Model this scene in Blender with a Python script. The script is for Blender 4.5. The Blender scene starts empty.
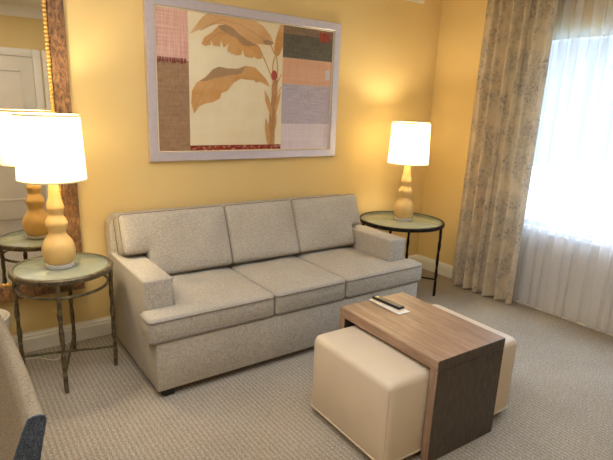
import bpy, bmesh, math, random
from mathutils import Vector, Matrix, noise
random.seed(7)
scene = bpy.context.scene
COL = scene.collection
PI = math.pi

# ------------------------------------------------------------------ materials
def srgb(r, g, b):
    f = lambda c: (c/255/12.92) if c/255 <= .04045 else ((c/255+.055)/1.055)**2.4
    return (f(r), f(g), f(b), 1)

class Nodes:
    def __init__(self, name):
        self.m = bpy.data.materials.new(name); self.m.use_nodes = True
        self.t = self.m.node_tree; self.n = self.t.nodes; self.l = self.t.links
        self.n.clear()
        self.out = self.n.new('ShaderNodeOutputMaterial')
    def add(self, typ, **kw):
        nd = self.n.new('ShaderNode'+typ)
        for k, v in kw.items():
            if k.startswith('_'): setattr(nd, k[1:], v)
            else:
                key = k.replace('__', ' ')
                nd.inputs[key].default_value = v
        return nd
    def link(self, a, b): self.l.new(a, b)
    def coords(self, scale=(1, 1, 1), kind='Object', rot=(0, 0, 0)):
        tc = self.add('TexCoord'); mp = self.add('Mapping')
        mp.inputs['Scale'].default_value = scale; mp.inputs['Rotation'].default_value = rot
        self.link(tc.outputs[kind], mp.inputs['Vector']); return mp.outputs['Vector']
    def noise(self, vec, scale, detail=3, rough=.55, dist=0):
        nd = self.add('TexNoise', Scale=scale, Detail=detail, Roughness=rough, Distortion=dist)
        self.link(vec, nd.inputs['Vector']); return nd.outputs['Fac']
    def ramp(self, fac, stops, interp='LINEAR'):
        r = self.add('ValToRGB'); r.color_ramp.interpolation = interp
        e = r.color_ramp.elements
        while len(e) < len(stops): e.new(.5)
        for i, (p, c) in enumerate(stops): e[i].position = p; e[i].color = c
        self.link(fac, r.inputs['Fac']); return r.outputs['Color']
    def mixc(self, fac, a, b, mode='MIX'):
        m = self.add('MixRGB', _blend_type=mode)
        for sock, v in (('Fac', fac), ('Color1', a), ('Color2', b)):
            if hasattr(v, 'is_linked'): self.link(v, m.inputs[sock])
            else: m.inputs[sock].default_value = v
        return m.outputs['Color']
    def math(self, op, a, b=0.):
        m = self.add('Math', _operation=op)
        for i, v in enumerate((a, b)):
            if hasattr(v, 'is_linked'): self.link(v, m.inputs[i])
            else: m.inputs[i].default_value = v
        return m.outputs[0]
    def bsdf(self, color, rough=.6, metal=0., bump=None, bstr=.2, bdist=.002, spec=.5, **kw):
        p = self.add('BsdfPrincipled'); p.inputs['Roughness'].default_value = rough
        p.inputs['Metallic'].default_value = metal; p.inputs['Specular IOR Level'].default_value = spec
        if hasattr(color, 'is_linked'): self.link(color, p.inputs['Base Color'])
        else: p.inputs['Base Color'].default_value = color
        if bump is not None:
            b = self.add('Bump', Strength=bstr, Distance=bdist); self.link(bump, b.inputs['Height'])
            self.link(b.outputs['Normal'], p.inputs['Normal'])
        for k, v in kw.items(): p.inputs[k.replace('__', ' ')].default_value = v
        return p
    def done(self, node):
        self.link(node.outputs[0], self.out.inputs['Surface']); return self.m

def plain(name, col, rough=.6, metal=0., var=.08, scale=8, spec=.5, bstr=0.):
    N = Nodes(name); v = N.coords()
    f = N.noise(v, scale)
    d = tuple(c*(1-var) for c in col[:3])+(1,); l = tuple(min(1, c*(1+var)) for c in col[:3])+(1,)
    c = N.ramp(f, [(.3, d), (.7, l)])
    return N.done(N.bsdf(c, rough, metal, bump=f if bstr else None, bstr=bstr, spec=spec))

def fabric(name, dark, mid, light, sx=90, sz=90, bstr=.25):
    N = Nodes(name)
    a = N.noise(N.coords((sx*.16, sx, sx)), 3.2, 2, .6)
    b = N.noise(N.coords((sz, sz, sz*.14)), 3.2, 2, .6)
    m = N.math('MULTIPLY', N.math('ADD', a, b), .5)
    blot = N.noise(N.coords(), 3.5, 2)
    m2 = N.math('ADD', m, N.math('MULTIPLY', N.math('SUBTRACT', blot, .5), .12))
    c = N.ramp(m2, [(.36, dark), (.5, mid), (.64, light)])
    return N.done(N.bsdf(c, .95, bump=m, bstr=bstr, bdist=.002, spec=.15))

def wood(name, dark, mid, light, scale=(60, 3, 60), rough=.4, spec=.5):
    N = Nodes(name)
    f = N.noise(N.coords(scale), 1.6, 5, .65, .4)
    g = N.noise(N.coords(tuple(s*5 for s in scale)), 1.5, 3, .6)
    k = N.math('ADD', N.math('MULTIPLY', f, .7), N.math('MULTIPLY', g, .3))
    c = N.ramp(k, [(.33, dark), (.5, mid), (.66, light)])
    return N.done(N.bsdf(c, rough, bump=k, bstr=.1, bdist=.001, spec=spec))

M = {}
def make_materials():
    # painted walls: fine orange peel
    N = Nodes('wall_paint'); v = N.coords()
    f = N.noise(v, 1.3, 3); o = N.noise(v, 140, 2)
    c = N.ramp(f, [(.3, srgb(222, 192, 126)), (.7, srgb(227, 199, 134))])
    M['wall'] = N.done(N.bsdf(c, .75, bump=o, bstr=.06, bdist=.002, spec=.25))
    M['ceiling'] = plain('ceiling_paint', srgb(238, 228, 205), .9, var=.02, scale=3)
    M['trim'] = plain('trim_paint', srgb(236, 226, 205), .45, var=.03, scale=6)
    M['white_wall'] = plain('apron_paint', srgb(232, 228, 220), .6, var=.03)
    M['white'] = plain('window_white', srgb(232, 236, 240), .4, var=.02)
    M['door'] = plain('door_paint', srgb(226, 214, 190), .5, var=.03, scale=4)
    # carpet: ribbed loop pile in rows running away from the sofa wall
    N = Nodes('carpet')
    w = N.add('TexWave', _wave_type='BANDS', _bands_direction='X', Scale=13.0, Distortion=2.0, Detail=2.0)
    w.inputs['Detail Scale'].default_value = 6
    N.link(N.coords((1, .45, 1)), w.inputs['Vector'])
    loops = N.noise(N.coords((165, 95, 95)), 1.0, 3, .65)
    speck = N.noise(N.coords((300, 190, 190)), 1.0, 2, .6)
    big = N.noise(N.coords(), 1.6, 3)
    k = N.math('ADD', N.math('MULTIPLY', w.outputs['Fac'], .07), N.math('ADD', N.math('MULTIPLY', loops, .55), N.math('MULTIPLY', speck, .36)))
    k = N.math('ADD', k, N.math('MULTIPLY', N.math('SUBTRACT', big, .5), .12))
    c = N.ramp(k, [(.36, srgb(122, 110, 92)), (.5, srgb(168, 155, 134)), (.64, srgb(204, 193, 174))])
    M['carpet'] = N.done(N.bsdf(c, .97, bump=k, bstr=.5, bdist=.006, spec=.1))
    M['linen'] = fabric('sofa_linen', srgb(152, 142, 126), srgb(180, 170, 152), srgb(200, 191, 174), 120, 120)
    M['piping'] = plain('sofa_piping', srgb(128, 118, 106), .9, var=.1, scale=60)
    M['tweed'] = fabric('chair_tweed', srgb(108, 97, 78), srgb(146, 132, 108), srgb(174, 160, 134), 120, 120)
    M['tweed_shaded'] = fabric('chair_tweed_shaded', srgb(50, 56, 68), srgb(78, 86, 100), srgb(112, 120, 130), 120, 120)  # same tweed, with the shade on the arm fronts put into its colour
    M['leg_black'] = plain('black_wood', srgb(28, 24, 22), .4, var=.1)
    M['vinyl'] = plain('ottoman_vinyl', srgb(216, 198, 170), .48, var=.03, scale=5, spec=.4)
    M['vinyl_seam'] = plain('ottoman_seam', srgb(206, 186, 156), .5, var=.03)
    M['wood_top_lit'] = wood('table_wood_top_lit', srgb(126, 100, 78), srgb(160, 130, 104), srgb(182, 154, 126), (34, 2.2, 34), .38)  # same wood, light falling on the top put into the colour
    M['wood_shaded'] = wood('table_wood_shaded', srgb(50, 42, 33), srgb(74, 63, 50), srgb(102, 88, 70), (70, 70, 9), .5)  # same wood, shade on the end faces put into the colour
    M['wood_edge_lit'] = wood('table_wood_edge_lit', srgb(126, 100, 78), srgb(160, 130, 104), srgb(182, 154, 126), (60, 60, 2.6), .45)  # same wood, warm light on the panel edges put into the colour
    # forged iron
    N = Nodes('forged_iron'); v = N.coords()
    f = N.noise(v, 38, 4, .65)
    c = N.ramp(f, [(.33, srgb(70, 61, 45)), (.52, srgb(104, 92, 67)), (.74, srgb(146, 130, 94))])
    M['iron'] = N.done(N.bsdf(c, .4, .45, bump=f, bstr=.5, bdist=.004))
    N = Nodes('dark_iron'); v = N.coords(); f = N.noise(v, 38, 4, .65)
    c = N.ramp(f, [(.35, srgb(20, 18, 16)), (.6, srgb(44, 39, 33)), (.8, srgb(84, 74, 58))])
    M['iron_dark'] = N.done(N.bsdf(c, .4, .7, bump=f, bstr=.5, bdist=.004))
    # frosted table glass
    N = Nodes('table_glass')
    p = N.bsdf(srgb(190, 192, 170), .12, spec=.7)
    tr = N.add('BsdfTransparent', Color=srgb(226, 232, 212)); mx = N.add('MixShader', Fac=.48)
    N.link(tr.outputs[0], mx.inputs[1]); N.link(p.outputs[0], mx.inputs[2])
    M['table_glass'] = N.done(mx)
    M['ceramic'] = plain('mustard_ceramic', srgb(222, 184, 112), .5, var=.06, scale=20, spec=.4)
    M['steel'] = plain('brushed_steel', srgb(216, 210, 200), .35, .4, var=.05, scale=30)
    # lit lamp shade: thin white fabric, glows from the bulb inside
    N = Nodes('shade_fabric')
    wv = N.noise(N.coords((120, 120, 30)), 2, 2)
    c = N.ramp(wv, [(.3, srgb(255, 246, 218)), (.7, srgb(255, 250, 230))])
    df = N.add('BsdfDiffuse'); tl = N.add('BsdfTranslucent'); N.link(c, df.inputs['Color']); N.link(c, tl.inputs['Color'])
    mx = N.add('MixShader', Fac=.6); N.link(df.outputs[0], mx.inputs[1]); N.link(tl.outputs[0], mx.inputs[2])
    em = N.add('Emission', Color=(1, .90, .64, 1), Strength=.45)
    ad = N.add('AddShader'); N.link(mx.outputs[0], ad.inputs[0]); N.link(em.outputs[0], ad.inputs[1])
    M['shade'] = N.done(ad)
    M['shade_trim'] = plain('shade_trim', srgb(226, 206, 160), .8, var=.04)
    N = Nodes('bulb_glow'); M['bulb'] = N.done(N.add('Emission', Color=(1, .8, .5, 1), Strength=12))
    # picture; print colours lightened to include reflection haze on the glazing
    M['silver'] = plain('silver_frame', srgb(202, 192, 196), .42, .35, var=.05, scale=30)
    M['cream_lip'] = plain('cream_lip', srgb(238, 222, 190), .6, var=.03)
    def weave(name, a, b, sx, sz, rough=.85):
        N = Nodes(name)
        f1 = N.noise(N.coords((sx, 1, sz)), 1, 3, .6); f2 = N.noise(N.coords((sz*.3, 1, sx)), 1, 3, .6)
        f = N.math('MULTIPLY', N.math('ADD', f1, f2), .5)
        return N.done(N.bsdf(N.ramp(f, [(.36, a), (.64, b)]), rough, spec=.2))
    M['art_cream'] = weave('art_cream', srgb(250, 232, 190), srgb(255, 242, 208), 8, 4)
    M['art_pink'] = weave('art_pink', srgb(216, 160, 138), srgb(250, 216, 198), 120, 6)
    M['art_brown'] = weave('art_brown', srgb(158, 126, 94), srgb(188, 154, 120), 60, 20)
    M['art_taupe'] = weave('art_taupe', srgb(136, 112, 88), srgb(164, 138, 112), 60, 20)
    M['art_moss'] = weave('art_moss', srgb(104, 98, 82), srgb(132, 124, 106), 60, 20)
    M['art_peach'] = weave('art_peach', srgb(232, 178, 134), srgb(244, 196, 156), 60, 4)
    M['art_grey'] = weave('art_grey', srgb(184, 168, 174), srgb(224, 210, 214), 110, 24)
    M['art_lilac'] = weave('art_lilac', srgb(232, 214, 216), srgb(246, 232, 232), 60, 4)
    M['art_red'] = weave('art_red', srgb(150, 52, 40), srgb(190, 104, 84), 40, 40)
    N = Nodes('art_red_band'); f = N.noise(N.coords((22, 1, 40)), 1, 4, .7)
    M['art_band'] = N.done(N.bsdf(N.ramp(f, [(.44, srgb(152, 54, 40)), (.54, srgb(168, 78, 56)), (.60, srgb(216, 174, 130))]), .85, spec=.2))
    M['art_maroon'] = plain('art_maroon', srgb(134, 46, 40), .85)
    M['art_white'] = plain('art_white', srgb(228, 216, 206), .85, var=.02)
    def leafm(name, a, b): return weave(name, a, b, 9, 5)
    M['leaf_gold'] = leafm('leaf_gold', srgb(216, 160, 92), srgb(236, 190, 126))
    M['leaf_pale'] = leafm('leaf_pale', srgb(226, 178, 116), srgb(240, 200, 142))
    M['leaf_shadow'] = leafm('leaf_shadow', srgb(176, 142, 102), srgb(196, 162, 120))
    M['stalk'] = leafm('stalk', srgb(190, 140, 90), srgb(220, 172, 120))
    M['bud'] = leafm('bud', srgb(188, 84, 64), srgb(208, 116, 88))
    N = Nodes('picture_glass')
    tr = N.add('BsdfTransparent'); gl = N.add('BsdfGlossy', Roughness=.06); fr = N.add('Fresnel', IOR=1.5)
    mx = N.add('MixShader'); N.link(N.math('MULTIPLY', fr.outputs[0], .45), mx.inputs[0]); N.link(tr.outputs[0], mx.inputs[1]); N.link(gl.outputs[0], mx.inputs[2])
    M['glass'] = N.done(mx)
    N = Nodes('window_glass')
    tr = N.add('BsdfTransparent', Color=(.95, .98, 1, 1)); gl = N.add('BsdfGlossy', Roughness=.02); mx = N.add('MixShader', Fac=.05)
    N.link(tr.outputs[0], mx.inputs[1]); N.link(gl.outputs[0], mx.inputs[2]); M['window_glass'] = N.done(mx)
    # mirror
    N = Nodes('mirror_silver'); M['mirror'] = N.done(N.bsdf((.80, .75, .64, 1), .01, 1.0))
    N = Nodes('old_wood'); v = N.coords((1, 1, 1))
    f = N.noise(N.coords((44, 44, 18)), 1.4, 5, .75, .5)
    c = N.ramp(f, [(.36, srgb(48, 32, 18)), (.47, srgb(104, 70, 38)), (.58, srgb(136, 98, 56)), (.72, srgb(168, 130, 78))])
    M['old_wood'] = N.done(N.bsdf(c, .5, bump=f, bstr=.6, bdist=.006))
    M['gilt'] = plain('gilt', srgb(216, 170, 88), .35, .6, var=.12, scale=40)
    # curtain toile
    N = Nodes('toile')
    v = N.coords((1, 1, .85))
    ds = N.add('TexNoise', Scale=9.0, Detail=2.0); N.link(v, ds.inputs['Vector'])
    dv = N.mixc(.12, v, ds.outputs['Color'], 'ADD')
    n1 = N.noise(dv, 9, 2, .55)
    line = N.ramp(N.math('ABSOLUTE', N.math('SUBTRACT', N.math('FRACT', N.math('MULTIPLY', n1, 8.0)), .5)), [(.0, (1, 1, 1, 1)), (.2, (0, 0, 0, 1))])
    patch = N.ramp(N.noise(v, 6.5, 3, .6), [(.40, (.08, .08, .08, 1)), (.56, (1, 1, 1, 1))])
    fine = N.ramp(N.noise(v, 45, 3, .7), [(.36, (0, 0, 0, 1)), (.68, (1, 1, 1, 1))])
    f = N.math('MULTIPLY', patch, N.math('ADD', N.math('MULTIPLY', line, .36), N.math('ADD', N.math('MULTIPLY', fine, .28), .12)))
    c = N.mixc(f, srgb(222, 205, 174), srgb(96, 94, 104))
    p = N.bsdf(c, .9, spec=.1); tl = N.add('BsdfTranslucent'); N.link(c, tl.inputs['Color'])
    mx = N.add('MixShader', Fac=.15); N.link(p.outputs[0], mx.inputs[1]); N.link(tl.outputs[0], mx.inputs[2])
    M['toile'] = N.done(mx)
    N = Nodes('sheer_voile')
    wv = N.noise(N.coords((1, 240, 60)), 1, 2)
    c = N.ramp(wv, [(.3, srgb(236, 232, 226)), (.7, srgb(246, 243, 238))])
    df = N.add('BsdfDiffuse'); tl = N.add('BsdfTranslucent'); N.link(c, df.inputs['Color']); N.link(c, tl.inputs['Color'])
    m1 = N.add('MixShader', Fac=.30); N.link(df.outputs[0], m1.inputs[1]); N.link(tl.outputs[0], m1.inputs[2])
    tr = N.add('BsdfTransparent', Color=(.98, .98, 1, 1)); m2 = N.add('MixShader', Fac=.44)
    N.link(tr.outputs[0], m2.inputs[1]); N.link(m1.outputs[0], m2.inputs[2]); M['sheer'] = N.done(m2)
    M['black'] = plain('remote_black', srgb(26, 24, 24), .35, var=.05)
    M['button'] = plain('remote_button', srgb(96, 92, 88), .5, var=.05)
    M['remote_face_sheen'] = plain('remote_face_sheen', srgb(92, 72, 50), .3, var=.1, scale=40)  # brown-gold reflection painted into the face colour
    M['paper'] = plain('paper', srgb(244, 236, 218), .8, var=.02)
    M['bin'] = plain('bin_plastic', srgb(232, 214, 178), .5, var=.03)
    M['liner'] = plain('bin_liner', srgb(246, 236, 212), .4, var=.04, scale=20)
    M['cord'] = plain('cord_white', srgb(226, 212, 184), .5, var=.03)
    M['ground'] = plain('outside_ground', srgb(176, 186, 178), .95, var=.15, scale=2)
    M['bark'] = plain('pale_bark', srgb(196, 196, 204), .95, var=.12, scale=10)

make_materials()

# ------------------------------------------------------------------ mesh helpers
class MB:
    """collects geometry of one object; several materials are possible"""
    def __init__(self): self.v = []; self.f = []; self.mi = []
    def add(self, verts, faces, mi=0):
        b = len(self.v); self.v += [tuple(p) for p in verts]
        self.f += [tuple(i+b for i in f) for f in faces]; self.mi += [mi]*len(faces); return self
    def box(self, lo, hi, bev=0., seg=2, mi=0, tf=None):
        bm = bmesh.new(); bmesh.ops.create_cube(bm, size=1)
        for v in bm.verts:
            v.co = Vector([(lo[i]+hi[i])/2+v.co[i]*(hi[i]-lo[i]) for i in range(3)])
        if bev: bmesh.ops.bevel(bm, geom=bm.edges[:], offset=bev, segments=seg, affect='EDGES', profile=.5)
        bm.verts.index_update()
        vs = [v.co.copy() for v in bm.verts]; fs = [[v.index for v in f.verts] for f in bm.faces]; bm.free()
        if tf: vs = [tf(p) for p in vs]
        return self.add(vs, fs, mi)
    def tube(self, pts, r, n=8, closed=False, mi=0, twist=0., flat=1.):
        pts = [Vector(p) for p in pts]; m = len(pts); rs = r if isinstance(r, (list, tuple)) else [r]*m
        vs = []; up = None
        for i, p in enumerate(pts):
            if closed: t = pts[(i+1) % m]-pts[i-1]
            else: t = pts[min(i+1, m-1)]-pts[max(i-1, 0)]
            t.normalize()
            if up is None:
                up = Vector((0, 0, 1)) if abs(t.z) < .9 else Vector((1, 0, 0))
            a = (up - t*up.dot(t)).normalized(); up = a; b = t.cross(a)
            for k in range(n):
                an = 2*PI*k/n + twist*i
                vs.append(p + (a*math.cos(an)*flat + b*math.sin(an))*rs[i])
        fs = []
        for i in range(m if closed else m-1):
            j = (i+1) % m
            for k in range(n): fs.append((i*n+k, i*n+(k+1) % n, j*n+(k+1) % n, j*n+k))
        if not closed: fs += [tuple(range(n))[::-1], tuple((m-1)*n+k for k in range(n))]
        return self.add(vs, fs, mi)
    def lathe(self, prof, n=48, mi=0, cap=True, c=(0, 0)):
        vs = []; fs = []
        for r, z in prof:
            for k in range(n): a = 2*PI*k/n; vs.append((c[0]+r*math.cos(a), c[1]+r*math.sin(a), z))
        for i in range(len(prof)-1):
            for k in range(n): fs.append((i*n+k, i*n+(k+1) % n, (i+1)*n+(k+1) % n, (i+1)*n+k))
        if cap: fs += [tuple(range(n))[::-1], tuple((len(prof)-1)*n+k for k in range(n))]
        return self.add(vs, fs, mi)
    def prism(self, poly, axis, a, b, mi=0):
        """extrude a polygon of 2-D points along an axis from a to b"""
        def P(u, w, t):
            return {'x': (t, u, w), 'y': (u, t, w), 'z': (u, w, t)}[axis]
        n = len(poly); vs = [P(u, w, a) for u, w in poly]+[P(u, w, b) for u, w in poly]
        fs = [tuple(range(n)), tuple(range(2*n-1, n-1, -1))]+[(i, i+n, (i+1) % n+n, (i+1) % n) for i in range(n)]
        return self.add(vs, fs, mi)
    def build(self, name, mats, parent=None, smooth=40, loc=None):
        me = bpy.data.meshes.new(name); me.from_pydata(self.v, [], self.f)
        for m in (mats if isinstance(mats, (list, tuple)) else [mats]): me.materials.append(m)
        me.polygons.foreach_set('material_index', self.mi)
        bm = bmesh.new(); bm.from_mesh(me); bmesh.ops.recalc_face_normals(bm, faces=bm.faces[:]); bm.to_mesh(me); bm.free()
        if smooth:
            me.polygons.foreach_set('use_smooth', [True]*len(me.polygons)); me.set_sharp_from_angle(angle=math.radians(smooth))
        o = bpy.data.objects.new(name, me); COL.objects.link(o)
        if parent: o.parent = parent
        if loc: o.location = loc
        return o

def tag(o, label=None, cat=None, group=None, kind=None):
    for k, v in (('label', label), ('category', cat), ('group', group), ('kind', kind)):
        if v: o[k] = v
    return o
def thing(name, label, cat, loc=(0, 0, 0), rz=0., group=None):
    o = bpy.data.objects.new(name, None); COL.objects.link(o); o.empty_display_size = .1
    o.location = loc; o.rotation_euler = (0, 0, rz); return tag(o, label, cat, group)
def struct(o): return tag(o, kind='structure')
def copy_thing(root, loc, label):
    c = root.copy(); COL.objects.link(c); c.location = loc; c['label'] = label
    for ch in list(root.children):
        d = ch.copy(); COL.objects.link(d); d.parent = c
        for g in list(ch.children):
            e = g.copy(); COL.objects.link(e); e.parent = d
    return c

def smoothstep(a, b, x):
    t = max(0, min(1, (x-a)/(b-a))); return t*t*(3-2*t)

def cushion(rects, t, rc=.03, r=.03, puff=.02, tf=lambda a, b, c: (a, b, c), step=.03, seed=0., wrinkle=.004, puff_bot=.3, plen=.14):
    """stuffed box cushion whose plan is a union of rectangles (a0,a1,b0,b1); returns the body and its two edge loops"""
    def breaks(vals):
        vals = sorted(set(round(v, 5) for v in vals)); out = []
        for lo, hi in zip(vals, vals[1:]):
            n = max(1, int(round((hi-lo)/step)))
            out += [lo+(hi-lo)*i/n for i in range(n)]
        out.append(vals[-1])
        ex = set(out)
        for rr in rects:
            for e in rr: pass
        return sorted(out)
    av = [x for q in rects for x in q[:2]]; bv = [x for q in rects for x in q[2:]]
    for q in rects:
        for d in (r*.25, r*.6, r*1.1): av += [q[0]+d, q[1]-d]; bv += [q[2]+d, q[3]-d]
    A, B = breaks(av), breaks(bv)
    def sd(p):
        best = 9
        for a0, a1, b0, b1 in rects:
            qx = abs(p[0]-(a0+a1)/2)-(a1-a0)/2+rc; qy = abs(p[1]-(b0+b1)/2)-(b1-b0)/2+rc
            best = min(best, math.hypot(max(qx, 0), max(qy, 0))+min(max(qx, qy), 0)-rc)
        return best
    def fix(p):
        if sd(p) <= 0: return p
        bd = 9; bq = None
        for a0, a1, b0, b1 in rects:
            q = (min(max(p[0], a0+rc), a1-rc), min(max(p[1], b0+rc), b1-rc)); d = math.hypot(p[0]-q[0], p[1]-q[1])
            if d < bd: bd = d; bq = q
        return (bq[0]+(p[0]-bq[0])*rc/bd, bq[1]+(p[1]-bq[1])*rc/bd)
    inside = lambda a, b: any(q[0] < a < q[1] and q[2] < b < q[3] for q in rects)
    cells = [(i, j) for i in range(len(A)-1) for j in range(len(B)-1) if inside((A[i]+A[i+1])/2, (B[j]+B[j+1])/2)]
    idx = {}; pts = []
    def gi(i, j):
        if (i, j) not in idx: idx[(i, j)] = len(pts); pts.append(fix((A[i], B[j])))
        return idx[(i, j)]
    quads = [(gi(i, j), gi(i+1, j), gi(i+1, j+1), gi(i, j+1)) for i, j in cells]
    n = len(pts); top = []; bot = []
    for p in pts:
        d = max(0, -sd(p))
        h = t/2-r+(math.sqrt(max(0, r*r-(r-d)**2)) if d < r else r)
        pf = puff*(1-math.exp(-d/plen))
        w = wrinkle*noise.noise(Vector((p[0]*6+seed, p[1]*6, seed)))*smoothstep(0, .05, d)
        top.append((p[0], p[1], h+pf+w)); bot.append((p[0], p[1], -h-pf*puff_bot))
    vs = top+bot; fs = list(quads)+[tuple(i+n for i in q)[::-1] for q in quads]
    cnt = {}
    for q in quads:
        for k in range(4):
            e = (q[k], q[(k+1) % 4]); key = tuple(sorted(e))
            if key in cnt: cnt[key] = None
            else: cnt[key] = e
    nxt = {e[0]: e[1] for e in cnt.values() if e}
    for a, b in nxt.items(): fs.append((a+n, b+n, b, a))
    s = next(iter(nxt)); loop = [s]
    while nxt[loop[-1]] != s: loop.append(nxt[loop[-1]])
    clean = []
    for i in loop:
        if not clean or math.dist(pts[clean[-1]], pts[i]) > .004: clean.append(i)
    off = .0015
    lt = [tf(*(Vector(top[i])+Vector((0, 0, off)))) for i in clean]; lb = [tf(*(Vector(bot[i])-Vector((0, 0, off)))) for i in clean]
    mb = MB(); mb.add([tf(*p) for p in vs], fs)
    return mb, lt, lb

# ------------------------------------------------------------------ room
XR, XL, YB, YF, ZC = 3.103, -2.5, 0.0, -4.05, 2.62
WY0, WY1, WZ0, WZ1 = -.98, -2.70, .655, 2.20          # window opening in the right-hand wall
struct(MB().box((XL-.12, YF-.12, -.1), (XR+.16, YB+.12, 0)).build('floor', M['carpet'], smooth=0))
struct(MB().box((XL-.12, YF-.12, ZC), (XR+.16, YB+.12, ZC+.1)).build('ceiling', M['ceiling'], smooth=0))
struct(MB().box((XL-.12, YB, 0), (XR+.16, YB+.12, ZC)).build('wall_back', M['wall'], smooth=0))
struct(MB().box((XL-.12, YF, 0), (XL, YB, ZC)).build('wall_left', M['wall'], smooth=0))
struct(MB().box((XL-.12, YF-.12, 0), (XR+.16, YF, ZC)).build('wall_front', M['wall'], smooth=0))
w = MB(); T = XR+.16
w.box((XR, WY0, 0), (T, YB, ZC)).box((XR, YF, 0), (T, WY1, ZC)).box((XR, WY1, 0), (T, WY0, WZ0)).box((XR, WY1, WZ1), (T, WY0, ZC))
struct(w.build('wall_right', M['wall'], smooth=0))
# window: frame, sill, mullion, glass
wr = struct(bpy.data.objects.new('window_1', None)); COL.objects.link(wr)
f = MB(); x0, x1 = XR+.06, XR+.12
f.box((x0, WY1, WZ0), (x1, WY1+.06, WZ1), .004).box((x0, WY0-.06, WZ0), (x1, WY0, WZ1), .004)
f.box((x0, WY1+.06, WZ1-.07), (x1, WY0-.06, WZ1), .004).box((x0, WY1+.06, WZ0), (x1, WY0-.06, WZ0+.06), .004)
f.box((x0+.005, -2.30, WZ0+.06), (x1-.005, -2.25, WZ1-.07), .004)
f.build('window_frame', M['white'], wr)
MB().box((XR+.004, WY1, WZ0), (XR+.06, WY0, WZ0+.02), .005).build('window_sill', M['white'], wr)
MB().box((XR-.005, WY1, .126), (XR, WY0+.10, WZ0-.02)).build('window_apron', M['white_wall'], wr, smooth=0)
m = MB(); m.box((XR-.012, WY0+.02, .126), (XR-.005, WY0+.10, WZ0-.02), .002).box((XR-.014, WY1, WZ0-.02), (XR-.001, WY0+.10, WZ0), .003); m.build('apron_moulding', M['white'], wr)
MB().add([(XR+.09, WY1+.05, WZ0+.05), (XR+.09, WY0-.05, WZ0+.05), (XR+.09, WY0-.05, WZ1-.06), (XR+.09, WY1+.05, WZ1-.06)], [(0, 1, 2, 3)]).build('window_pane', M['window_glass'], wr, smooth=0)
# skirting boards
prof = [(0, 0), (-.016, 0), (-.016, .085), (-.011, .096), (-.011, .106), (-.005, .116), (-.004, .125), (0, .125)]
struct(MB().prism(prof, 'x', XL, XR).build('baseboard_back', M['trim'], smooth=20))
struct(MB().prism([(XR+u, z) for u, z in prof], 'y', YF, YB-.016).build('baseboard_right', M['trim'], smooth=20))
struct(MB().prism([(YF-u, z) for u, z in prof], 'x', .62, XR).build('baseboard_front', M['trim'], smooth=20))
struct(MB().prism([(XL-u, z) for u, z in prof], 'y', YF, YB-.016).build('baseboard_left', M['trim'], smooth=20))
# crown moulding: along the sofa wall (it stops short of the window) and along the opposite wall
cp = [(0, 2.485), (-.012, 2.485), (-.014, 2.505), (-.03, 2.525), (-.06, 2.565), (-.085, 2.585), (-.09, 2.6), (-.1, 2.604), (-.1, ZC), (0, ZC)]
struct(MB().prism(cp, 'x', XL, 2.85).build('trim_1', M['trim'], smooth=20))
struct(MB().prism([(YF-u, z) for u, z in cp], 'x', XL, XR).build('trim_2', M['trim'], smooth=20))
# panelled doors in the wall behind the camera, seen in the mirror
def door(name, xa, xb, ztop):
    r = struct(bpy.data.objects.new(name, None)); COL.objects.link(r); y = YF
    c = MB()
    c.box((xa-.09, y, 0), (xa, y+.022, ztop+.09), .004).box((xb, y, 0), (xb+.09, y+.022, ztop+.09), .004).box((xa, y, ztop), (xb, y+.022, ztop+.09), .004)
    c.build('door_casing', M['trim'], r)
    l = MB(); l.box((xa+.003, y, .01), (xb-.003, y+.008, ztop-.003), .001)
    w = xb-xa
    for za, zb in ((.25, .95), (1.1, ztop-.16)):
        a, b = xa+.13, xb-.13
        l.box((a, y+.007, za), (a+.022, y+.016, zb), .003).box((b-.022, y+.007, za), (b, y+.016, zb), .003)
        l.box((a+.022, y+.007, za), (b-.022, y+.016, za+.022), .003).box((a+.022, y+.007, zb-.022), (b-.022, y+.016, zb), .003)
    lf = l.build('door_leaf', M['door'], r)
    MB().lathe([(.012, 0), (.012, .03), (.026, .036), (.028, .05), (.02, .06)], 20).build('door_knob', M['steel'], lf).matrix_local = Matrix.Translation((xa+.07, y+.008, 1.0)) @ Matrix.Rotation(-PI/2, 4, 'X')
door('door_1', -.50, .27, 2.03)
door('door_2', .47, 1.25, 2.03)

# outdoors
struct(MB().box((XR+.4, -14, -.6), (XR+20, 8, -.5)).build('exterior_ground', M['ground'], smooth=0))
def bare_tree(x, y, h, seed, label):
    rnd = random.Random(seed); b = MB()
    def branch(p, d, ln, r, lev):
        pts = [p]; q = p
        for i in range(4):
            d = (d+Vector((rnd.uniform(-.2, .2), rnd.uniform(-.2, .2), rnd.uniform(-.05, .15)))).normalized(); q = q+d*ln/4; pts.append(q)
        b.tube(pts, [r, r*.9, r*.8, r*.7, r*.55], 6)
        if lev:
            for k in range(4):
                a = rnd.uniform(0, 2*PI); e = (d*.55+Vector((math.cos(a), math.sin(a), .35))*.8).normalized()
                branch(pts[rnd.choice((2, 3, 4))], e, ln*.62, r*.5, lev-1)
    branch(Vector((x, y, -.52)), Vector((0, 0, 1)), h*.5, .09, 3)
    tag(b.build('bare_tree', M['bark']), label, 'tree')
bare_tree(7.0, -3.4, 4.6, 3, 'pale bare branched tree outside behind the sheer curtain')

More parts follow.
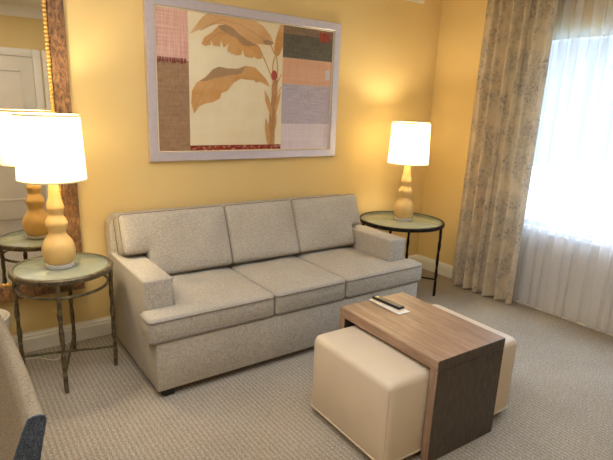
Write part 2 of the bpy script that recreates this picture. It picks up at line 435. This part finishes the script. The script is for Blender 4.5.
# ------------------------------------------------------------------ sofa
sofa = thing('sofa', 'long grey-beige linen three-seat sofa with square track arms under the banana leaf picture', 'sofa', (0, 0, 0), -.0101)
W, AW = 2.0, .166
b = MB(); b.box((.002, -.962, .045), (W-.002, -.10, .325), .010, 2); b.build('base', M['linen'], sofa)
for xa in (0, W-AW):
    a = MB(); a.box((xa, -.803, .045), (xa+AW, -.085, .624), .013, 3)
    for v in range(len(a.v)):
        x, y, z = a.v[v]
        if z > .5: a.v[v] = (x, y, z+.004*math.sin((y+.1)*6))
    a.build('arm', M['linen'], sofa)
rr = .075; bp_ = [(.004, .05), (W-.004, .05)]
bp_ += [(W-.004-rr+rr*math.cos(t*PI/16), .848-rr+rr*math.sin(t*PI/16)) for t in range(9)]
bp_ += [(.004+rr+rr*math.cos(t*PI/16), .848-rr+rr*math.sin(t*PI/16)) for t in range(8, 17)]
bf = MB(); ny = 5; vs = []; n_ = len(bp_)
for q, (yy, ins) in enumerate(((-.215, .012), (-.205, 0.), (-.095, 0.), (-.085, .012))):
    for x_, z_ in bp_:
        vs.append((x_+(ins if x_ < .5 else -ins if x_ > W-.5 else 0), yy+.06*(z_/.8), z_-(ins if z_ > .1 else 0)))
bf.add(vs, [tuple(range(n_)), tuple(range(3*n_, 4*n_))[::-1]]+[(q*n_+k, q*n_+(k+1) % n_, (q+1)*n_+(k+1) % n_, (q+1)*n_+k) for q in range(3) for k in range(n_)])
bf.build('back_frame', M['linen'], sofa)
ZS0, ZS1 = .325, .470
tz = ZS1-ZS0; zc = (ZS0+ZS1)/2
S = [AW, .736, 1.290, W-AW]
for k in range(3):
    a0, a1 = S[k]+.002, S[k+1]-.002
    rects = [(a0, a1, -.968, -.26)]
    if k == 0: rects.append((-.034, a1, -.968, -.812))
    if k == 2: rects.append((a0, W+.034, -.968, -.812))
    mb, lt, lb = cushion(rects, tz, .028, .020, .028, lambda a, b_, c: (a, b_, zc+c), seed=k*3.7, wrinkle=.012, puff_bot=0)
    c = mb.build('seat_cushion', M['linen'], sofa, smooth=60)
    pm = MB(); pm.tube(lt, .0042, 6, True); pm.tube(lb, .0042, 6, True); pm.build('piping', M['piping'], c)
# back cushions: plan = (x, up the slope); leaning back
lean = math.radians(21); zb, yb_ = .485, -.355
def back_tf(a, s, c):
    # s runs up the slope, c points out of the back towards the sitter
    return (a, yb_ + s*math.sin(lean) - c*math.cos(lean), zb + s*math.cos(lean) + c*math.sin(lean)*.9)
BH = .405
for k in range(3):
    a0, a1 = S[k]+.001, S[k+1]-.001
    rects = [(a0, a1, 0, BH)]
    if k == 0: rects = [(AW+.004, a1, 0, BH), (.028, a1, .155, BH)]
    if k == 2: rects = [(a0, W-AW-.004, 0, BH), (a0, W-.072, .155, BH)]
    mb, lt, lb = cushion(rects, .17, .026, .026, .028, back_tf, seed=11+k*2.3, wrinkle=.013, puff_bot=0, plen=.1)
    c = mb.build('back_cushion', M['linen'], sofa, smooth=60)
    pm = MB(); pm.tube(lt, .0042, 6, True); pm.tube(lb, .0042, 6, True); pm.build('piping', M['piping'], c)
for lx in (.04, W-.04-.06):
    for ly in (-.945, -.20):
        MB().box((lx, ly, 0), (lx+.06, ly+.06, .046), .004).build('leg', M['leg_black'], sofa)

# ------------------------------------------------------------------ end tables
def end_table(label, cx, cy, r, ztop, ang, iron, legr, hoop_z, stretch_z):
    t = thing('end_table', label, 'side table', (cx, cy, 0))
    rim = []
    prof = [(r-.030, ztop-.030), (r-.006, ztop-.030), (r, ztop-.024), (r, ztop-.006), (r-.006, ztop), (r-.022, ztop), (r-.024, ztop-.008), (r-.030, ztop-.010)]
    m = MB(); m.lathe(prof+[prof[0]], 72, cap=False)
    m.build('rim', iron, t)
    MB().lathe([(r-.0245, ztop-.0095), (r-.0245, ztop-.003), (r-.026, ztop-.002)], 72).build('glass_top', M['table_glass'], t)
    hr = r*.88
    if hoop_z:
        h = MB(); h.tube([(hr*math.cos(2*PI*i/60), hr*math.sin(2*PI*i/60), hoop_z) for i in range(60)], .0085, 8, True); h.build('hoop', iron, t)
    lr = r*.955
    for k in range(4):
        a = ang+k*PI/2; n = 36; pts = []; rad = []
        for i in range(n+1):
            u = i/n; z = (ztop-.028)*(1-u)
            rr = lr - .006 + .001*math.sin(u*9+k); pts.append((rr*math.cos(a)+.0012*math.sin(u*14+k*2), rr*math.sin(a)+.0012*math.cos(u*12+k), z))
            tw = 1+.16*math.sin(u*30+k)*(1 if .22 < u < .78 else .2)
            rad.append(legr*tw)
        m = MB(); m.tube(pts, rad, 6, twist=.22 if True else 0, flat=.82); m.build('leg', iron, t)
    for k in range(2):
        a = ang+k*PI/2; c, s = math.cos(a), math.sin(a); dz = .010*k
        pts = [(c*lr*(1-2*i/16), s*lr*(1-2*i/16), stretch_z+dz+.001*math.sin(i*1.3)) for i in range(17)]
        m = MB(); m.tube(pts, .0078, 6); m.build('stretcher', iron, t)
    return t
LX, LY, LZ = -.326, -.389, .653
RX, RY, RZ = 2.396, -.388, .645
end_table('small round end table with forged iron legs and frosted glass top, below the mirror', LX, LY, .266, LZ, -1.864, M['iron'], .0150, .545, .115)
end_table('wider dark iron round glass end table between the sofa arm and the curtain corner', RX, RY, .366, RZ, math.radians(-61), M['iron_dark'], .0130, None, .150)

# ------------------------------------------------------------------ lamps
lamp = thing('table_lamp', 'lit mustard gourd lamp with white drum shade on the small end table below the mirror', 'lamp', (LX-.010, LY, LZ-.001), 0, 'matching gourd table lamps')
MB().lathe([(.070, 0), (.074, .003), (.074, .020), (.070, .023)], 48).build('foot', M['steel'], lamp)
prof = [(.060, .022), (.070, .030), (.079, .050), (.085, .075), (.086, .098), (.081, .125), (.069, .152), (.054, .174), (.046, .190), (.0455, .200),
        (.050, .215), (.056, .234), (.0575, .245), (.055, .258), (.047, .274), (.039, .287), (.037, .296), (.040, .310), (.0445, .326), (.0455, .336), (.043, .350),
        (.037, .368), (.032, .385), (.029, .410), (.0265, .440), (.025, .470), (.020, .474)]
def spline(p, n=4):
    out = []
    for i in range(len(p)-1):
        p0, p1, p2, p3 = p[max(i-1, 0)], p[i], p[i+1], p[min(i+2, len(p)-1)]
        for j in range(n):
            t = j/n
            out.append(tuple(.5*((2*p1[c])+(-p0[c]+p2[c])*t+(2*p0[c]-5*p1[c]+4*p2[c]-p3[c])*t*t+(-p0[c]+3*p1[c]-3*p2[c]+p3[c])*t**3) for c in (0, 1)))
    return out+[p[-1]]
MB().lathe(spline(prof), 56).build('body', M['ceramic'], lamp, smooth=60)
m = MB(); m.tube([(0, 0, .474), (0, 0, .56)], .011, 14); m.build('socket', M['steel'], lamp)
MB().lathe([(.012, .56), (.018, .575), (.029, .605), (.031, .625), (.026, .648), (.012, .662)], 24).build('bulb', M['bulb'], lamp)
m = MB()
for s in (-1, 1):
    m.tube([(s*.012, 0, .52), (s*.045, 0, .58), (s*.05, 0, .66), (s*.035, 0, .74), (0, 0, .79)], .0022, 6)
for k in range(3):
    a = k*2*PI/3; m.tube([(0, 0, .79), (.155*math.cos(a), .155*math.sin(a), .815)], .002, 6)
m.build('harp', M['steel'], lamp)
Z0, Z1, R0, R1 = .485, .822, .170, .157
sh = MB().lathe([(R0, Z0), (R1, Z1), (R1-.002, Z1), (R0-.002, Z0), (R0, Z0)], 72, cap=False).build('shade', M['shade'], lamp, smooth=60)
m = MB()
m.lathe([(R1-.003, Z1-.006), (R1+.0015, Z1-.006), (R1+.0015, Z1+.003), (R1-.003, Z1+.003), (R1-.003, Z1-.006)], 72, cap=False)
m.build('shade_trim', M['shade_trim'], sh); m = MB()
m.lathe([(R0-.003, Z0-.003), (R0+.0015, Z0-.003), (R0+.0015, Z0+.005), (R0-.003, Z0+.005), (R0-.003, Z0-.003)], 72, cap=False)
m.build('shade_trim', M['shade_trim'], sh)
copy_thing(lamp, (RX+.006, RY-.01, RZ-.001), 'lit mustard gourd lamp with white drum shade on the wider table by the curtain')
def bulb_light(x, y, z, p):
    l = bpy.data.lights.new('lamp_bulb_light', 'POINT'); l.energy = p; l.color = (1, .80, .50); l.shadow_soft_size = .04
    o = bpy.data.objects.new('lamp_bulb_light', l); o.location = (x, y, z); COL.objects.link(o)
bulb_light(LX-.010, LY, LZ+.70, 23); bulb_light(RX+.006, RY-.01, RZ+.70, 17)

# ------------------------------------------------------------------ picture
PX0, PX1, PZ0, PZ1 = .3214, 1.9015, 1.1665, 2.2088
pic = thing('framed_picture', 'wide silver framed collage picture of golden banana leaves above the sofa', 'picture', ((PX0+PX1)/2, 0, PZ0))
off = lambda x, z: (x-(PX0+PX1)/2, z-PZ0)
fw = .060
def frame_loop(x0, x1, z0, z1, w, ya, yb, yc):
    """mitred frame: outer front edge at depth ya, inner front edge at depth yb, back at yc"""
    v = []; f = []
    for (a, b_) in ((0, ya*.7), (.006, ya), (w-.004, yb), (w, yb+.003), (w, yc), (0, yc)):
        v += [(x0+a, b_, z0+a), (x1-a, b_, z0+a), (x1-a, b_, z1-a), (x0+a, b_, z1-a)]
    n = 6
    for i in range(n):
        j = (i+1) % n
        for k in range(4): f.append((i*4+k, i*4+(k+1) % 4, j*4+(k+1) % 4, j*4+k))
    return v, f
hx = (PX1-PX0)/2; hz = PZ1-PZ0
MB().add(*frame_loop(-hx, hx, 0, hz, fw, -.036, -.030, -.002)).build('frame', M['silver'], pic, smooth=25)
MB().add(*frame_loop(-hx+fw, hx-fw, fw, hz-fw, .010, -.027, -.022, -.003)).build('inner_lip', M['cream_lip'], pic, smooth=25)
art_mats = ['art_cream', 'art_pink', 'art_brown', 'art_taupe', 'art_moss', 'art_peach', 'art_grey', 'art_lilac', 'art_red', 'art_band', 'art_maroon', 'art_white',
            'leaf_gold', 'leaf_pale', 'leaf_shadow', 'stalk', 'bud']
art = MB(); Y = [-.012]
def poly(pts, mat, layer):
    art.add([(off(x, z)[0], -.012-layer*.0006, off(x, z)[1]) for x, z in pts], [tuple(range(len(pts)))], art_mats.index(mat))
def rect(x0, x1, z0, z1, mat, layer): poly([(x0, z0), (x1, z0), (x1, z1), (x0, z1)], mat, layer)
def stroke(pts, w, mat, layer):
    P = [Vector((x, 0, z)) for x, z in pts]; Lp = []; Rp = []
    for i, p in enumerate(P):
        t = (P[min(i+1, len(P)-1)]-P[max(i-1, 0)]).normalized(); nrm = Vector((-t.z, 0, t.x))
        Lp.append(p+nrm*w); Rp.append(p-nrm*w)
    for i in range(len(P)-1): poly([(q.x, q.z) for q in (Lp[i], Lp[i+1], Rp[i+1], Rp[i])], mat, layer)
XA, XB, XC, XD, ZA, ZB = .380, .613, 1.362, 1.844, 1.226, 2.150
rect(XA, XD, ZA, ZB, 'art_cream', 0)
rect(XA, XB, 1.829, ZB, 'art_pink', 1); rect(XA, XB, ZA, 1.829, 'art_brown', 1)
for i in range(20):
    x = XA+.006+i*(XB-XA-.02)/20+random.uniform(0, .004); rect(x, x+.007, 1.812+random.uniform(-.008, .008), 1.842, 'art_maroon', 2)
rect(XB, XC, ZA, 1.272, 'art_band', 1)
rect(XC, XD, 2.085, ZB, 'art_taupe', 1); rect(XC, XD, 1.915, 2.085, 'art_moss', 1); rect(XC, XD, 1.725, 1.915, 'art_peach', 1)
rect(XC, XD, 1.430, 1.725, 'art_grey', 1); rect(XC, XD, ZA, 1.430, 'art_lilac', 1)
rect(1.700, 1.800, 2.055, 2.125, 'art_red', 2); rect(1.772, 1.820, 1.775, 1.850, 'art_white', 2)
L1=[(0.624,1.999),(0.662,2.051),(0.715,2.114),(0.769,2.149),(0.892,2.149),(0.992,2.149),(1.11,2.145),(1.187,2.111),(1.251,2.056),(1.28,2.002),(1.253,1.987),(1.19,1.987),(1.143,1.985),(1.082,1.989),(1.037,2.009),(0.993,2.035),(0.935,2.058),(0.878,2.087),(0.809,2.079),(0.728,2.049),(0.674,2.024)]
L1d=[(1.182,2.009),(1.22,2.025),(1.265,2.013),(1.278,2.001),(1.253,1.989),(1.205,1.991)]
L2=[(0.706,1.946),(0.727,1.989),(0.781,2.024),(0.837,2.077),(0.885,2.088),(0.942,2.071),(0.993,2.035),(1.052,2.004),(1.144,1.98),(1.167,1.947),(1.184,1.892),(1.145,1.882),(1.114,1.899),(1.099,1.885),(1.038,1.892),(1.02,1.94),(1.009,1.902),(0.972,1.893),(0.899,1.917),(0.907,1.966),(0.871,1.935),(0.85,1.984),(0.843,1.942),(0.794,1.943),(0.774,1.976),(0.774,1.947),(0.733,1.934)]
L2d=[(0.83,2.07),(0.885,2.088),(0.942,2.071),(0.993,2.035),(1.052,2.004),(1.136,1.979),(1.098,1.966),(1.023,1.965),(0.964,2.008),(0.907,2.026),(0.85,2.049)]
L4=[(1.285,1.983),(1.299,2.048),(1.335,2.142),(1.360,2.144),(1.360,1.991),(1.335,1.93),(1.303,1.908),(1.287,1.932)]
L3=[(0.646,1.489),(0.625,1.556),(0.631,1.637),(0.665,1.693),(0.726,1.73),(0.788,1.788),(0.835,1.809),(0.899,1.802),(0.98,1.805),(1.047,1.83),(1.123,1.825),(1.176,1.786),(1.222,1.746),(1.255,1.696),(1.223,1.706),(1.169,1.728),(1.134,1.719),(1.116,1.735),(1.056,1.736),(1.006,1.74),(0.948,1.708),(0.899,1.65),(0.854,1.634),(0.842,1.598),(0.786,1.569),(0.724,1.557),(0.685,1.538)]
L3d=[(0.688,1.703),(0.741,1.737),(0.788,1.788),(0.835,1.809),(0.899,1.802),(0.98,1.805),(1.047,1.827),(1.014,1.775),(0.915,1.755),(0.819,1.735),(0.741,1.71)]
TR=[(1.268,1.711),(1.294,1.757),(1.322,1.744),(1.317,1.594),(1.303,1.442),(1.304,1.271),(1.242,1.272),(1.248,1.395),(1.254,1.517),(1.27,1.623)]
poly(L1, 'leaf_pale', 2); poly(L1d, 'leaf_shadow', 3)
poly(L2, 'leaf_gold', 4); poly(L2d, 'leaf_shadow', 5); poly(L4, 'leaf_gold', 2)
for s in ([(1.151,1.971),(1.208,1.875),(1.255,1.788),(1.285,1.72)], [(1.292,1.913),(1.276,1.86),(1.274,1.789)], [(1.306,1.915),(1.318,1.844),(1.317,1.74)], [(1.253,1.993),(1.287,1.932)], [(1.296,1.683),(1.352,1.791)], [(1.315,1.639),(1.356,1.702)]):
    stroke(s, .0048, 'leaf_gold', 3)
poly(L3, 'leaf_gold', 3); poly(L3d, 'leaf_shadow', 4); poly(TR, 'stalk', 4)
for q in ([(1.205,1.672),(1.243,1.622),(1.272,1.548),(1.284,1.442),(1.249,1.517),(1.216,1.591)], [(1.352,1.671),(1.344,1.61),(1.31,1.503),(1.3,1.548),(1.316,1.624)], [(1.219,1.471),(1.247,1.426),(1.268,1.334),(1.26,1.271),(1.236,1.287),(1.215,1.395)], [(1.319,1.511),(1.318,1.427),(1.301,1.365),(1.297,1.426)]):
    poly(q, 'leaf_gold', 5)
poly([(1.288+.026*math.cos(2*PI*i/14), 1.78+.036*math.sin(2*PI*i/14)) for i in range(14)], 'bud', 6)
for s in ([(.70,2.03),(.85,2.115),(1.0,2.10),(1.15,2.04),(1.25,2.0)], [(.655,1.53),(.72,1.66),(.80,1.74),(.95,1.765)], [(.74,1.955),(.83,2.03),(.93,2.03),(1.05,1.97),(1.16,1.92)]):
    stroke(s, .0022, 'stalk', 6)
art.build('print', [M[n] for n in art_mats], pic, smooth=0)
gx, gz = hx-fw-.004, fw+.004
MB().add([(-gx, -.0185, gz), (gx, -.0185, gz), (gx, -.0185, hz-gz), (-gx, -.0185, hz-gz)], [(0, 1, 2, 3)]).build('glazing', M['glass'], pic, smooth=0)

# ------------------------------------------------------------------ mirror
mir = thing('wall_mirror', 'tall mirror with distressed brown wood frame and gold beaded edge beside the lamp', 'mirror', (-.70, 0, .367))
mx, mh = .557, 1.93
MB().add(*frame_loop(-mx, mx, 0, mh, .088, -.050, -.044, -.002)).build('frame', M['old_wood'], mir, smooth=25)
bd = MB(); iw = .088
bd.add(*frame_loop(-mx+iw, mx-iw, iw, mh-iw, .026, -.036, -.030, -.002))
zz = iw+.012
while zz < mh-iw-.01:
    for sx in (-1, 1): bd.box((sx*(mx-iw-.013)-.0115, -.042, zz-.0075), (sx*(mx-iw-.013)+.0115, -.026, zz+.0075), .005, 2)
    zz += .022
xx = -mx+iw+.026
while xx < mx-iw-.02:
    for zq in (iw+.013, mh-iw-.013): bd.box((xx-.0075, -.042, zq-.0115), (xx+.0075, -.026, zq+.0115), .005, 2)
    xx += .022
bd.build('gilt_beading', M['gilt'], mir, smooth=60)
gx = mx-iw-.02
MB().add([(-gx, -.031, iw+.02), (gx, -.031, iw+.02), (gx, -.031, mh-iw-.02), (-gx, -.031, mh-iw-.02)], [(0, 1, 2, 3)]).build('mirror_glass', M['mirror'], mir, smooth=0)

# ------------------------------------------------------------------ coffee table with two ottomans
KX, KY, KR, KZ = 1.0815, -1.762, -.035, .520
ct = thing('coffee_table', 'brown wood waterfall coffee table straddling two cream ottomans in front of the sofa', 'coffee table', (KX, KY, 0), KR)
hw, hl, th = .2355, .349, .052
def by_face(o, dark):  # end-facing sides take the shaded wood colour, other faces the lit one
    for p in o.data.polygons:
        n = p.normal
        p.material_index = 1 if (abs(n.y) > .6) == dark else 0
m = MB(); m.box((-hw, -hl, KZ-th), (hw, hl, KZ), .0025, 1); by_face(m.build('tabletop', [M['wood_top_lit'], M['wood_shaded']], ct), True)
for s in (-1, 1):
    ya, yb2 = sorted((s*hl, s*(hl-.048)))
    m = MB(); m.box((-hw+.001, ya+.0005, 0), (hw-.001, yb2-.0005, KZ-th-.0008), .0025, 1); by_face(m.build('end_panel', [M['wood_edge_lit'], M['wood_shaded']], ct), True)
def k_world(a, b_): 
    c, s = math.cos(KR), math.sin(KR); return (KX+a*c-b_*s, KY+a*s+b_*c, 0)
def ottoman(cx, cy, sx, sy, h):
    t = thing('ottoman', '', 'ottoman', k_world(cx, cy), KR, 'cube ottomans under the coffee table')
    rects = [(-sx/2, sx/2, -sy/2, sy/2)]
    mb, lt, lb = cushion(rects, h-.03, .040, .030, .012, lambda a, b_, c: (a, b_, (h-.03)/2+.018+c), step=.03, wrinkle=.002, puff_bot=0, plen=.1)
    body = mb.build('body', M['vinyl'], t, smooth=60)
    pm = MB(); pm.tube(lb, .004, 6, True); pm.build('bottom_welt', M['vinyl_seam'], body)
    for x_, y_ in ((-1, -1), (1, -1), (1, 1), (-1, 1)):
        seam = MB(); px_, py_ = x_*(sx/2-.0115), y_*(sy/2-.0115); seam.tube([(px_, py_, .03), (px_, py_, h-.045)], .0018, 6)
        seam.build('corner_seam', M['vinyl_seam'], body)
    for x_, y_ in ((-1, -1), (1, -1), (1, 1), (-1, 1)):
        MB().box((x_*(sx/2-.06)-.02, y_*(sy/2-.06)-.02, 0), (x_*(sx/2-.06)+.02, y_*(sy/2-.06)+.02, .019), .003).build('foot', M['leg_black'], t)
    return t
o1 = ottoman(-.245, -.012, .445, .572, .452)
o1['label'] = 'nearer cream vinyl cube ottoman showing its full front face, tucked under the coffee table'
o2 = copy_thing(o1, k_world(.232, -.012), 'cream vinyl cube ottoman sticking out on the window side of the coffee table')

# paper card and remote control on the table
def flat_frame(cx, cy, rz): return (cx, cy, KZ), rz
card = MB(); card.box((-.042, -.122, .0006), (.042, .122, .0036), .001, 1)
o = tag(card.build('paper_card', M['paper']), 'white paper card lying under the remote control on the coffee table', 'card'); o.location = (1.101, -1.535, KZ); o.rotation_euler = (0, 0, -.05)
rem = thing('remote_control', 'slim black remote control lying on the white card on the coffee table', 'remote control', (1.094, -1.532, KZ+.0042), .05)
m = MB(); m.box((-.0235, -.098, 0), (.0235, .098, .010), .003, 2); m.build('lower_shell', M['paper'], rem)
m = MB(); m.box((-.024, -.100, .009), (.024, .100, .024), .006, 3); m.build('body', M['black'], rem)
m = MB(); m.box((-.0185, -.094, .0225), (.0185, .094, .0248), .001, 1); m.build('face', M['remote_face_sheen'], rem)
for i in range(7):
    for j in range(3):
        MB().box((-.0145+j*.0110, -.078+i*.021, .0246), (-.0145+j*.0110+.007, -.078+i*.021+.009, .0262), .0008, 1).build('button', M['button'], rem)

# ------------------------------------------------------------------ armchair (only one flared arm shows at the picture edge)
ch = thing('armchair', 'grey tweed armchair with flared arm at the near corner beside the small table', 'armchair', (-1.08, -1.40, 0))
ax = lambda x: x+1.08
def arm_mesh(sgn, y0, y1, n=14):
    P = [(-.800, .13), (-.735, .13), (-.716, .25), (-.690, .45), (-.662, .58), (-.649, .638), (-.652, .650), (-.662, .656), (-.680, .657), (-.694, .652), (-.712, .612), (-.735, .550), (-.768, .480), (-.80, .42)]
    v = []; f = []; k = len(P)
    for i in range(n+1):
        u = i/n; y = y0+(y1-y0)*u
        sh = -.03*(1-u)**2.2
        for x, z in P: v.append((sgn*(ax(x)+sh), y+1.40, z))
    for i in range(n):
        for j in range(k): f.append((i*k+j, i*k+(j+1) % k, (i+1)*k+(j+1) % k, (i+1)*k+j))
    f += [tuple(range(k)), tuple(range((n)*k, (n+1)*k))[::-1]]
    return v, f, P
for sgn in (1, -1):
    v, fcs, P = arm_mesh(sgn, -.93, -1.836)
    arm = MB().add(v, fcs).build('arm', M['tweed'], ch, smooth=50)
    y = -1.8365+1.40
    fp = MB(); q = [(sgn*ax(x), z) for x, z in P]
    fp.prism(q, 'y', y, y-.004); fp.build('front_panel', M['tweed_shaded'], arm, smooth=0)
    pm = MB(); pm.tube([(x, y-.003, z) for x, z in q[2:]], .0035, 6); pm.build('piping', M['tweed_shaded'], arm)
MB().box((-.280, -.42, .13), (.280, .44, .33), .012, 2).build('seat_base', M['tweed'], ch)
mb, lt, lb = cushion([(-.275, .275, -.475, .36)], .135, .03, .03, .02, lambda a, b_, c: (a, b_, .3975+c), puff_bot=0)
c = mb.build('seat_cushion', M['tweed'], ch, smooth=60)
mb, lt, lb = cushion([(-.32, .32, 0, .70)], .15, .06, .05, .03, lambda a, s, c: (a, .40+s*.14-c, .14+s), puff_bot=0)
mb.build('backrest', M['tweed'], ch, smooth=60)
for sx in (-1, 1):
    for y in (-.37, .37):
        m = MB(); m.tube([(sx*.27, y, .14), (sx*.28, y*1.03, 0)], [.022, .014], 12); m.build('leg', M['leg_black'], ch)

# ------------------------------------------------------------------ waste bin and cord
wb = thing('waste_bin', 'small cream waste bin with a pale liner between the mirror and end table', 'waste bin', (-.735, -.200, 0))
MB().lathe([(.105, 0), (.11, .004), (.140, .335), (.143, .34), (.143, .348), (.137, .348), (.106, .012), (.0, .012)], 40, cap=False).build('body', M['bin'], wb, smooth=40)
ln = MB(); n = 60; v = []; f = []
for j, (r, z) in enumerate(((.130, .30), (.1345, .345), (.140, .3535), (.1455, .352), (.147, .335), (.146, .285))):
    for k in range(n):
        a = 2*PI*k/n; w_ = .002*math.sin(k*2.1+j) + .0015*math.sin(k*.9)
        v.append(((r+w_*(j > 3))*math.cos(a), (r+w_*(j > 3))*math.sin(a), z+(.012*math.sin(k*.7)+.008*math.sin(k*1.9))*(j == 5)))
for j in range(5):
    for k in range(n): f.append((j*n+k, j*n+(k+1) % n, (j+1)*n+(k+1) % n, (j+1)*n+k))
ln.add(v, f).build('liner', M['liner'], wb, smooth=60)
cd = MB(); cd.tube([(-.66, -.06, .004), (-.60, -.10, .004), (-.52, -.115, .004), (-.46, -.135, .004), (-.42, -.18, .004), (-.39, -.215, .004), (-.36, -.21, .004), (-.33, -.15, .004), (-.31, -.06, .004), (-.31, -.022, .006)], .003, 6)
tag(cd.build('power_cord', M['cord']), 'thin white power cord lying on the carpet under the small end table', 'cord')

# ------------------------------------------------------------------ curtains
def drape(y0t, y1t, y0b, y1b, xc, zt, zb, folds, amp, ncol, nrow, seed, jitter=.3, xtop=0., ov=0.):
    rnd = random.Random(seed)
    ph = []; 
    ws = [1+rnd.uniform(-jitter, jitter) for _ in range(folds)]; tot = sum(ws); acc = [0]
    for w_ in ws: acc.append(acc[-1]+w_/tot)
    am = [1+rnd.uniform(-.3, .3) for _ in range(folds+1)]
    v = []; f = []
    for j in range(nrow+1):
        u = j/nrow; z = zt+(zb-zt)*u
        for i in range(ncol+1):
            s = i/ncol
            k = max(q for q in range(folds) if acc[q] <= s+1e-9); loc = (s-acc[k])/(acc[k+1]-acc[k])
            wave = math.sin(2*PI*loc)
            wave = math.copysign(abs(wave)**.8, wave)*(am[k]*(1-loc)+am[k+1]*loc)
            drift = .012*math.sin(3*u+k*1.7)
            a = amp*(.75+.35*u)
            y = (y0t+(y1t-y0t)*s)*(1-u)+(y0b+(y1b-y0b)*s)*u + drift*.5*math.sin(PI*s)+.25*amp*math.cos(2*PI*loc+1)*(.6+.4*u) + ov*math.sin(4*PI*loc)*(am[k]*(1-loc)+am[k+1]*loc)
            x = xc + xtop*(1-u) + a*wave + .004*noise.noise(Vector((s*30, z*3, seed)))
            v.append((x, y, z))
    m = ncol+1
    for j in range(nrow):
        for i in range(ncol): f.append((j*m+i, j*m+i+1, (j+1)*m+i+1, (j+1)*m+i))
    return v, f
v, f = drape(-.590, -1.190, -.568, -1.192, 2.955, 2.56, .022, 6, .042, 200, 30, 5, .35, .012)
cur = thing('curtain', 'beige and grey toile patterned heavy curtain hanging beside the window', 'curtain', (0, 0, 0))
MB().add(v, f).build('panel', M['toile'], cur, smooth=80)
for k in range(5):
    pl = MB()
    y = -.645-k*.118
    pl.prism([(2.952, y-.030), (2.962, y-.018), (2.957, y), (2.962, y+.018), (2.952, y+.030), (2.938, y+.022), (2.932, y), (2.938, y-.022)], 'z', 2.46, 2.57)
    pl.build('pleat', M['toile'], cur, smooth=60)
v, f = drape(-1.05, -2.85, -1.06, -2.87, 3.051, 2.56, .022, 17, .0225, 510, 24, 9, .45, 0., .019)
sc_ = MB().add(v, f).build('sheer_curtain', M['sheer'], smooth=80)
tag(sc_, 'sheer white voile curtain hanging in soft folds across the bright window', 'curtain')

# ------------------------------------------------------------------ light
wd = bpy.data.worlds.new('World'); scene.world = wd; wd.use_nodes = True
nt = wd.node_tree; bg = nt.nodes['Background']
# overcast sky: brighter towards the zenith than at the horizon, with soft cloud variation
tc = nt.nodes.new('ShaderNodeTexCoord'); sp = nt.nodes.new('ShaderNodeSeparateXYZ'); nt.links.new(tc.outputs['Generated'], sp.inputs['Vector'])
el = nt.nodes.new('ShaderNodeMapRange'); el.interpolation_type = 'SMOOTHSTEP'
for nm, vv in (('From Min', .08), ('From Max', .75), ('To Min', 1.15), ('To Max', 12.0)): el.inputs[nm].default_value = vv
nt.links.new(sp.outputs['Z'], el.inputs['Value']); nt.links.new(el.outputs['Result'], bg.inputs['Strength'])
nz = nt.nodes.new('ShaderNodeTexNoise'); nz.inputs['Scale'].default_value = 4
rp = nt.nodes.new('ShaderNodeValToRGB'); rp.color_ramp.elements[0].color = (.62, .78, 1, 1); rp.color_ramp.elements[1].color = (.86, .93, 1, 1)
nt.links.new(tc.outputs['Generated'], nz.inputs['Vector']); nt.links.new(nz.outputs['Fac'], rp.inputs['Fac']); nt.links.new(rp.outputs['Color'], bg.inputs['Color'])
def area(name, loc, rot, sx, sy, e, col, portal=False):
    l = bpy.data.lights.new(name, 'AREA'); l.shape = 'RECTANGLE'; l.size = sx; l.size_y = sy; l.energy = e; l.color = col
    if portal: l.cycles.is_portal = True
    o = bpy.data.objects.new(name, l); o.location = loc; o.rotation_euler = rot; COL.objects.link(o)
area('window_portal', (XR+.14, (WY0+WY1)/2, (WZ0+WZ1)/2), (0, PI/2, 0), WZ1-WZ0, WY0-WY1, 1, (1, 1, 1), True)
area('ceiling_fill', (-.5, -2.1, ZC-.02), (0, 0, 0), 2.6, 2.4, 48, (1, .97, .94))  # soft fill added below the ceiling, no fixture there

# ------------------------------------------------------------------ camera
cam = bpy.data.cameras.new('Camera'); co = bpy.data.objects.new('Camera', cam); COL.objects.link(co)
C = Vector((-.8147291, -3.31889419, 1.56461234))
R = Vector((.81220657, -.58218665, .03713759)); U = Vector((.11754493, .22567671, .9670849)); F = Vector((.57140501, .78110737, -.25172919))
co.matrix_world = Matrix(((R.x, U.x, -F.x, C.x), (R.y, U.y, -F.y, C.y), (R.z, U.z, -F.z, C.z), (0, 0, 0, 1)))
cam.sensor_width = 36; cam.lens = 29.3396; cam.shift_x = .00735; cam.shift_y = .0103; cam.clip_start = .02
scene.camera = co
scene.view_settings.view_transform = 'Standard'
scene.view_settings.look = 'None'
scene.view_settings.exposure = 0.2
scene.view_settings.use_white_balance = True
scene.view_settings.white_balance_temperature = 5700
